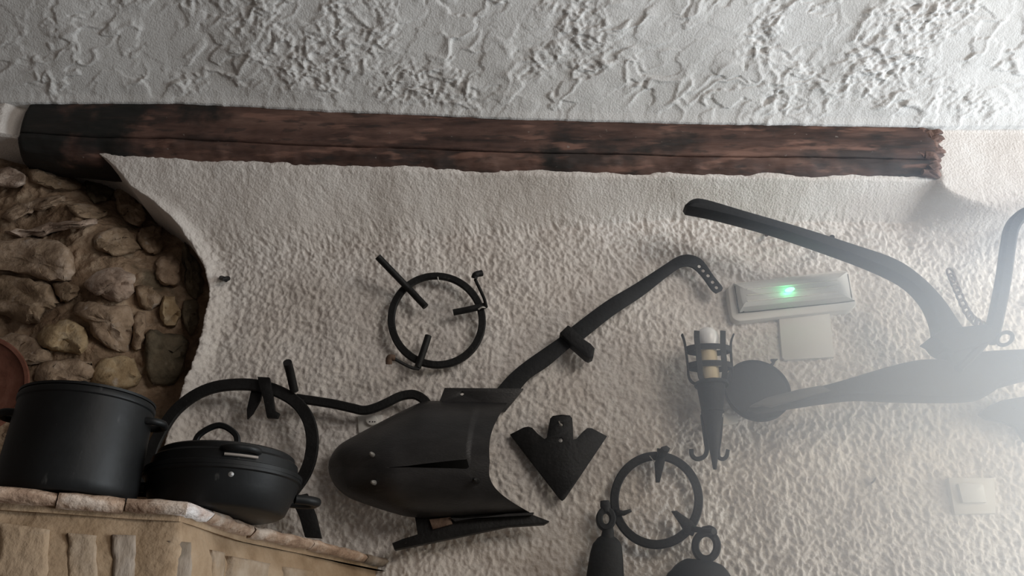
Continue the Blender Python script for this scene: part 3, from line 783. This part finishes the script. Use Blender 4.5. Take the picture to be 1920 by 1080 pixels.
make('share_bar', plate([C6([(690, 768), (760, 772), (1130, 752), (1135, 745), (1000, 752), (720, 790)])], .069, .084), M['iron_satin'], rp, root=rp)
for (a, b, mt) in ((280, 435, 'bolt'), (288, 582, 'bolt'), (803, 260, 'iron'), (830, 570, 'iron')):
    px, py = C6([(a, b)])[0]; v = abs(b - 502) / 250 if a > 500 else abs(b - 502) / 190
    nose = math.sin(math.pi / 2 * min(1, max(.02, (a - 44) / 960) / .42))
    d = .045 + .135 * nose * math.sqrt(1 - min(.9, v) ** 2) - (.015 if a > 500 else .004)
    make('bolt', bead(px, py, d + .013, 4.6 if mt == 'bolt' else 5.5, .016, axis=(-.2, -1, .1 if b < 500 else -.1)), M[mt], rp, root=rp)
CS = lambda pts: crop(pts, 920, 450, 480 / 1788)
sh_top = catmull(CS([(20, 1060), (40, 1040), (130, 940), (250, 840), (480, 680), (560, 610), (800, 430), (1000, 310), (1200, 180), (1290, 122), (1360, 100), (1430, 110), (1490, 150), (1560, 250), (1615, 318)]), 4)
sh_bot = catmull(CS([(1575, 372), (1540, 345), (1480, 260), (1420, 200), (1370, 183), (1310, 200), (1200, 280), (1060, 390), (850, 530), (660, 680), (560, 745), (400, 880), (280, 960), (200, 1050), (180, 1100)]), 4)
make('shank', plate([[tuple(q) for q in sh_top] + CS([(1624, 335), (1615, 352)]) + [tuple(q) for q in sh_bot]] + [CS(circ(a, b, 12, 12)) for a, b in ((1458, 182), (1485, 213), (1520, 247), (1552, 292), (1578, 330))], .040, .045), M['iron_grey'], rp, root=rp)
make('clamp', plate([CS([(540, 593), (484, 646), (560, 722), (665, 815), (690, 826), (718, 812), (728, 755), (700, 722), (650, 690), (565, 607)])], .03, .068, .003), M['iron'], rp, root=rp)
make('wall_peg', rod(CS([(560, 772), (560, 774)]), 6, [-.02, .03]), M['tile'], rp, root=rp)['label'] = 'pale peg holding the shank'

# --- V shaped sweep
sw = empty_at('cultivator_sweep', 1052, 938, .02, 'flat black V-shaped iron hoe blade hung right of the plough wings', 'hoe blade')
sx = P(1050, 800, .03)[0]
vo = C6([(1013, 320), (1085, 286), (1110, 282), (1132, 290), (1160, 322), (1196, 352), (1208, 345), (1218, 290), (1226, 245), (1240, 231), (1285, 226), (1330, 228), (1344, 242), (1348, 300), (1350, 356), (1366, 352), (1400, 312), (1425, 291), (1450, 291), (1532, 330), (1400, 530), (1305, 672), (1290, 684), (1275, 672), (1150, 505)])
make('blade', plate([vo, C6(circ(1284, 279, 9)), C6(circ(1282, 362, 12))], .022, .030, warp=lambda v: v + np.array([0, -.012 + .16 * abs(v[0] - sx), 0])), M['iron'], sw, root=sw)
make('bolt', bead(*C6([(1282, 362)])[0], .036, 4.5, .004), M['bolt'], sw, root=sw)
make('hanging_wire', rod(C6([(1270, 235), (1275, 260), (1284, 280)]), 1.1, [.0, .046, .03]), M['wire'], sw, root=sw)

# --- torch lamp
CT = lambda pts: crop(pts, 1260, 600, 240 / 864)
tl = empty_at('torch_lamp', 1340, 878, .09, 'black wrought-iron torch wall lamp with caged candle and white bulb', 'wall lamp')
da = .095
mt_ = mpp(1330, 720, da)
def level_ring(px, py, r_px, h_px, th, fl=1.0):
    c = P(px, py, da); r = r_px * mt_; h = h_px * mt_ / 2
    V, Fc = lathe([(r, -h), (r, h), (r - th, h), (r - th, -h), (r, -h)], c, 36)
    return [np.array([v[0], c[1] + (v[1] - c[1]) * fl, v[2]]) for v in V], Fc
ax_top = P(1333, 722, da); ax_tip = P(1340.5, 880, da); axv = ax_top - ax_tip; Ln = np.linalg.norm(axv)
make('cone', lathe([(0, 0), (3 * mt_, 0), (3.6 * mt_, .004), (12 * mt_, Ln * .40), (19 * mt_, Ln * .66), (25 * mt_, Ln * .93), (26 * mt_, Ln), (0, Ln)], ax_tip, 28, axis=axv), M['iron_grey'], tl, root=tl)
make('cone_band', level_ring(1336, 772, 21, 4, .01), M['iron_grey'], tl, root=tl)
make('drip_plate', lathe([(0, -.004), (31 * mt_, -.004), (32 * mt_, 0), (31 * mt_, .004), (0, .004)], P(1334, 721, da), 36), M['iron_grey'], tl, root=tl)
make('cage_band', level_ring(1328, 656, 43, 11, .004, .48), M['iron_grey'], tl, root=tl)
make('cage_band', level_ring(1331, 687, 42, 11, .004, .48), M['iron_grey'], tl, root=tl)
def cage_bar(xo, side, wpx):
    pts = []
    for (py, k, cxp) in ((627, 1.16, 1327), (640, 1.05, 1327), (656, 1.0, 1328), (687, .97, 1331), (704, .96, 1332), (715, .86, 1333), (721, .66, 1334)):
        c = P(cxp, py, da); yy = 43 * .48 * math.sqrt(max(0, 1 - (xo / 43) ** 2)) * side
        pts.append(c + np.array([xo * (k if abs(xo) > 30 else min(k, 1.04)), -yy * min(k, 1.02), 0]) * mt_)
    up = (0, -1, 0) if abs(xo) < 30 else (1, 0, 0)
    return sweep(catmull(pts, 5), rect_prof(wpx * mt_, .004), up=up)
for xo, side, wp in ((-24, 1, 10.5), (24, 1, 10.5), (-43, 1, 9), (43, 1, 9), (0, -1, 10)):
    make('cage_bar', cage_bar(xo, side, wp), M['iron_grey'], tl, root=tl)
make('candle_sleeve', lathe([(0, 0), (17.5 * mt_, 0), (17.5 * mt_, .082), (16.5 * mt_, .085), (0, .085)], P(1333, 718, da), 28), M['candle'], tl, root=tl)
make('bulb', lathe([(0, 0), (15 * mt_, .0), (18 * mt_, .008), (20.5 * mt_, .02), (21.5 * mt_, .032), (20 * mt_, .044), (14 * mt_, .055), (6 * mt_, .0605), (0, .061)], P(1329, 656, da), 32), M['bulb'], tl, root=tl)
make('scroll_foot', strip(CT([(205, 640), (215, 720), (228, 820), (236, 870), (225, 912), (195, 934), (160, 936), (134, 910), (130, 872)]), 8, .007, da - .02, 6, scale=None), M['iron_grey'], tl, root=tl)
make('scroll_foot', strip(CT([(335, 640), (325, 780), (312, 880), (318, 928), (345, 938), (368, 920), (378, 876)]), 7, .007, da - .02, 6), M['iron_grey'], tl, root=tl)
make('wall_bracket', [sweep([P(1345, 780, .0), P(1342, 776, da)], rect_prof(.03, .03)), plate([CT([(335, 610), (440, 650), (450, 690), (340, 705)])], -.01, .02)], M['tile'], tl, root=tl)['label'] = 'pale wall bracket'

# --- round black pan
pn = empty_at('round_pan', 1418, 797, .04, 'round flat black iron pan hung beside the torch lamp', 'pan')
pcn = P(1418, 735, .035); rpn = 61.5 * mpp(1418, 735, .04)
def ell(prof):           # upright disc, drawn out so that it is round on the wall
    return lathe(prof, pcn, 64, axis=(0, -1, .12))
make('pan_base', ell([(0, -.01), (rpn * .93, -.01), (rpn * .98, 0), (rpn, .014), (rpn * .99, .018), (rpn * .975, .014), (rpn * .93, .010), (0, .009)]), M['iron_grey'], pn, root=pn)
make('hanging_tab', plate([CT([(668, 262), (690, 260), (718, 262), (700, 278), (690, 300), (672, 318), (655, 300), (682, 282)])], .02, .03), M['iron_grey'], pn, root=pn)

# --- emergency light and cover plate
CE = lambda pts: crop(pts, 1350, 490, 280 / 1512)
em = empty_at('emergency_light', 1490, 600, .0, 'white rectangular emergency light with glowing green indicator', 'emergency light')
eo = catmull(CE([(84, 300), (90, 255), (130, 222), (240, 205), (700, 150), (1150, 95), (1240, 86), (1295, 108), (1320, 170), (1378, 400), (1370, 455), (1320, 488), (1200, 502), (700, 552), (270, 600), (185, 602), (128, 570), (110, 500)]), 4, True)
make('base', plate([[tuple(q) for q in eo]], -.01, .030, .005), M['plastic'], em, root=em)
def frustum(bot, top, d0, d1, n=4):
    b = catmull(bot, 4, True); tpp = catmull(top, 4, True); k = len(b); V = []; Fc = []
    lv = [(0, 0), (.25, .55), (.6, .88), (1, 1)]
    for f_, h in lv:
        for q, r in zip(b, tpp):
            a = q + (r - q) * f_; V.append(P(a[0], a[1], d0 + (d1 - d0) * h))
    for j in range(len(lv) - 1):
        for i in range(k): Fc.append((j * k + i, j * k + (i + 1) % k, (j + 1) * k + (i + 1) % k, (j + 1) * k + i))
    Fc.append(tuple((len(lv) - 1) * k + i for i in range(k))); Fc.append(tuple(range(k))[::-1])
    return V, Fc
bo_ = CE([(150, 245), (190, 222), (700, 165), (1240, 112), (1290, 125), (1330, 360), (1310, 405), (700, 470), (240, 515), (195, 500)])
to_ = CE([(235, 275), (262, 258), (700, 216), (1165, 170), (1190, 180), (1215, 315), (1195, 335), (700, 380), (290, 420), (262, 405)])
df = make('diffuser', frustum(bo_, to_, .028, .062), M['diffuser'], em, root=em, angle=.5)
make('reflector', plate([CE([(250, 260), (1190, 165), (1220, 335), (280, 425)])], .026, .034), M['switch'], em, root=em)
for yo in (0, 62):
    make('lamp_tube', rod(CE([(290, 318 + yo), (1180, 228 + yo)]), 4.2, [.045, .045]), M['bulb'], em, root=em)
for yo in (0, 58, 120):
    pts = CE([(275, 285 + yo), (700, 243 + yo), (1185, 192 + yo)])
    make('diffuser_rib', strip(pts, 1.8, .003, .0625), M['plastic'], df, root=em)
lq = CE([(705, 288)])[0]
rl = 6.0 * mpp(*lq, .06)
make('indicator', sweep([P(lq[0] - 8, lq[1] + 2.2, .066), P(lq[0] - 3, lq[1] + .8, .066), P(lq[0] + 3, lq[1] - .8, .066), P(lq[0] + 8, lq[1] - 2.2, .066)], round_prof(rl * .7, 12), scale=[.5, 1, 1, .5]), M['led'], em, root=em)['label'] = 'glowing green indicator lamp'
gl = bpy.data.lights.new('indicator_glow', 'POINT'); gl.energy = .03; gl.color = (.08, 1.0, .40); gl.shadow_soft_size = .006
go = bpy.data.objects.new('indicator_glow', gl); COL.objects.link(go); go.parent = em; go.location = P(lq[0] - 2, lq[1] + 1, .078) - np.array(em.location)
for (a, b) in ((237, 505), (1262, 390), (1040, 412)):
    px, py = CE([(a, b)])[0]; make('clip', strip([(px - .6, py - 3), (px + .2, py + 1.5)], 2.4, .004, .034), M['dark'], em, root=em)
make('seam', strip(CE([(150, 250), (165, 340), (190, 500), (240, 518), (700, 472), (1310, 408), (1335, 380), (1312, 240), (1295, 130)]), .9, .002, .031, 5), M['dark'], em, root=em)
cv = empty_at('cover_plate', 1512, 672, .0, 'blank square cover plate on the wall under the emergency light', 'cover plate')
make('plate', plate([CE([(592, 520), (1108, 500), (1160, 968), (655, 996), (630, 975)])], -.02, .016, .002), M['tile'], cv, root=cv)

# --- light switch
C8 = lambda pts: crop(pts, 1740, 680, 180 / 608)
ls = empty_at('light_switch', 1822, 963, .0, 'white square light switch low on the bright wall', 'light switch')
make('frame', plate([C8([(130, 728), (425, 728), (432, 955), (170, 960)])], -.02, .018, .003), M['tile'], ls, root=ls)
make('rocker', plate([C8([(192, 765), (343, 765), (350, 775), (372, 885), (222, 886)])], .015, .027, .002), M['switch'], ls, root=ls)

# --- wall socket half hidden by the plough
sk = empty_at('wall_socket', 690, 806, .0, 'small white wall socket half hidden behind the plough wing', 'socket')
make('plate', plate([C6([(200, 225), (330, 220), (330, 312), (205, 316)])], -.02, .014, .002), M['tile'], sk, root=sk)
make('insert', plate([[tuple(q) for q in ring_px(*C6([(275, 248)])[0], 11, 10, 0, 20)]], .012, .024, .002), M['tile'], sk, root=sk)
for a in (265, 280, 292):
    make('contact_hole', bead(*C6([(a, 258)])[0], .0245, 1.3, .001), M['dark'], sk, root=sk)
# --- small nails
nl = make('wall_nail', [rod([(415, 521), (421, 523), (428, 522)], 4.5, [.02, .045, .03]), rod([(422, 522), (424, 526)], 3, [-.02, .04])], M['iron']); tag(nl, 'stubby black nail in the plaster near the bare rock', 'nail')
nl = make('wall_nail', rod([(1634, 906), (1640, 900), (1645, 890)], 1.6, [.012, .02, -.02]), M['rust']); tag(nl, 'thin bent nail in the bare wall left of the switch', 'nail')
nl = make('wall_nail', rod([(1436, 436), (1437, 441)], 3.0, [-.02, .035]), M['rust']); tag(nl, 'rusty nail stub just under the plough beam', 'nail')

# --- big plough on the right
pl = empty_at('animal_plough', 1800, 742, .1, 'large dark animal-drawn plough with curved beam and upright handle', 'plough')
up_ = catmull([(1286, 380), (1300, 370), (1325, 371), (1400, 393), (1500, 422), (1600, 454), (1680, 482), (1730, 515), (1772, 558), (1805, 606), (1838, 650)], 5)
dn_ = catmull([(1800, 690), (1778, 665), (1765, 635), (1755, 590), (1735, 553), (1700, 521), (1640, 492), (1560, 462), (1450, 425), (1350, 398), (1290, 386)], 5)
make('plough_beam', plate([[tuple(q) for q in up_] + [tuple(q) for q in dn_]], .145, .20, .012), M['iron_grey'], pl, root=pl)
so_ = catmull([(1411, 757), (1440, 745), (1500, 730), (1560, 717), (1680, 682), (1740, 671), (1800, 672), (1850, 656), (1990, 650)], 5)
s2_ = catmull([(1990, 690), (1905, 712), (1880, 722), (1855, 738), (1800, 743), (1700, 742), (1620, 739), (1560, 745), (1480, 757), (1430, 764)], 5)
make('plough_sole', plate([[tuple(q) for q in so_] + [tuple(q) for q in s2_]], .12, .185, .010), M['iron_grey'], pl, root=pl)
make('share_tip', plate([[(1409, 759), (1440, 744), (1500, 729), (1540, 722), (1560, 732), (1500, 748), (1450, 760)]], .170, .192, .003), M['worn_steel'], pl, root=pl)
make('brace', strip([(1795, 694), (1812, 678), (1846, 640), (1858, 615)], 14, .03, .19), M['iron_grey'], pl, root=pl)
make('handle', strip([(1856, 640), (1866, 600), (1880, 530), (1890, 460), (1897, 428), (1912, 408), (1940, 396), (1990, 392)], 23, .03, .17), M['iron_grey'], pl, root=pl)
make('collar', plate([[(1748, 630), (1765, 618), (1800, 612), (1850, 606), (1866, 618), (1868, 636), (1830, 650), (1790, 660), (1770, 648), (1760, 636)]], .14, .212, .006), M['iron_grey'], pl, root=pl)
make('hitch_ring', strip(ring_px(1884, 635, 15, 11, -.5, 22), 6, .01, .19, 3, closed=True), M['iron_grey'], pl, root=pl)
make('wall_hook', sweep([P(1560, 448, .0), P(1560, 445, .16)], round_prof(.007)), M['iron_grey'], pl, root=pl)
make('wall_hook', sweep([P(1800, 700, .0), P(1800, 700, .14)], round_prof(.012)), M['iron_grey'], pl, root=pl)
# chain lying along the wall behind the beam
ch = empty_at('chain', 1800, 620, .06, 'short rusty chain hanging behind the large plough beam', 'chain')
cpts = catmull([(1782, 512), (1790, 532), (1800, 556), (1812, 582), (1826, 600), (1845, 612)], 2)
for i, (a, b) in enumerate(cpts):
    ang = math.atan2(18, 10); make('chain_link', strip(ring_px(a, b, 9, 5.5, ang, 12), 4, .006, .05 + .012 * (i % 2) + .004 * i, 2, closed=True), M['rust'], ch, root=ch)
# second iron piece below the plough
bl = empty_at('hoe_head', 1890, 800, .03, 'small pointed iron blade on the wall below the large plough', 'blade')
make('blade', plate([[(1838, 775), (1855, 760), (1880, 750), (1925, 742), (1990, 745), (1990, 810), (1925, 828), (1905, 800), (1880, 790), (1850, 785)]], .03, .045, .003), M['iron_grey'], bl, root=bl)
make('hanging_nail', rod([(1900, 765), (1900, 766)], 3, [-.02, .05]), M['iron_grey'], bl, root=bl)

# ================================================================== ADDED VOLUME imitating veiling glare from the window
def glare_volume():
    c = np.array(P(2000, 830, .42))
    V, Fc = lathe([(.02, -1.0)] + [(math.cos(a), math.sin(a)) for a in np.linspace(-1.45, 1.45, 15)] + [(.02, 1.0)], (0, 0, 0), 28)
    R = np.array([1.15, .36, .85])
    V = [c + np.array(v) * R for v in V]
    o = make('glare_volume', (V, Fc), None_mat())
    o['kind'] = 'stuff'; o['label'] = 'pale scattering volume added for the window glare before the large plough'; o['category'] = 'glare_volume'
    return o, R
def None_mat():  # scattering that stands in for veiling glare, densest in the middle
    m = bpy.data.materials.new('glare_scatter'); m.use_nodes = True; nt = m.node_tree; N = nt.nodes; L = nt.links
    N.remove(N['Principled BSDF'])
    tc = N.new('ShaderNodeTexCoord'); mp = N.new('ShaderNodeMapping'); mp.inputs['Location'].default_value = (-1, -1, -1); mp.inputs['Scale'].default_value = (2, 2, 2)
    L.new(tc.outputs['Generated'], mp.inputs[0])
    ln = N.new('ShaderNodeVectorMath'); ln.operation = 'LENGTH'; L.new(mp.outputs[0], ln.inputs[0])
    mr = N.new('ShaderNodeMapRange'); mr.interpolation_type = 'SMOOTHERSTEP'
    mr.inputs['From Min'].default_value = 1.0; mr.inputs['From Max'].default_value = .0; mr.inputs['To Min'].default_value = 0; mr.inputs['To Max'].default_value = GLARE_DENSITY
    L.new(ln.outputs['Value'], mr.inputs['Value'])
    vs = N.new('ShaderNodeVolumeScatter'); vs.inputs['Color'].default_value = (.74, .84, 1.0, 1)
    L.new(mr.outputs[0], vs.inputs['Density'])
    L.new(vs.outputs[0], N['Material Output'].inputs['Volume'])
    return m
GLARE_DENSITY = 3.9
glare_volume()
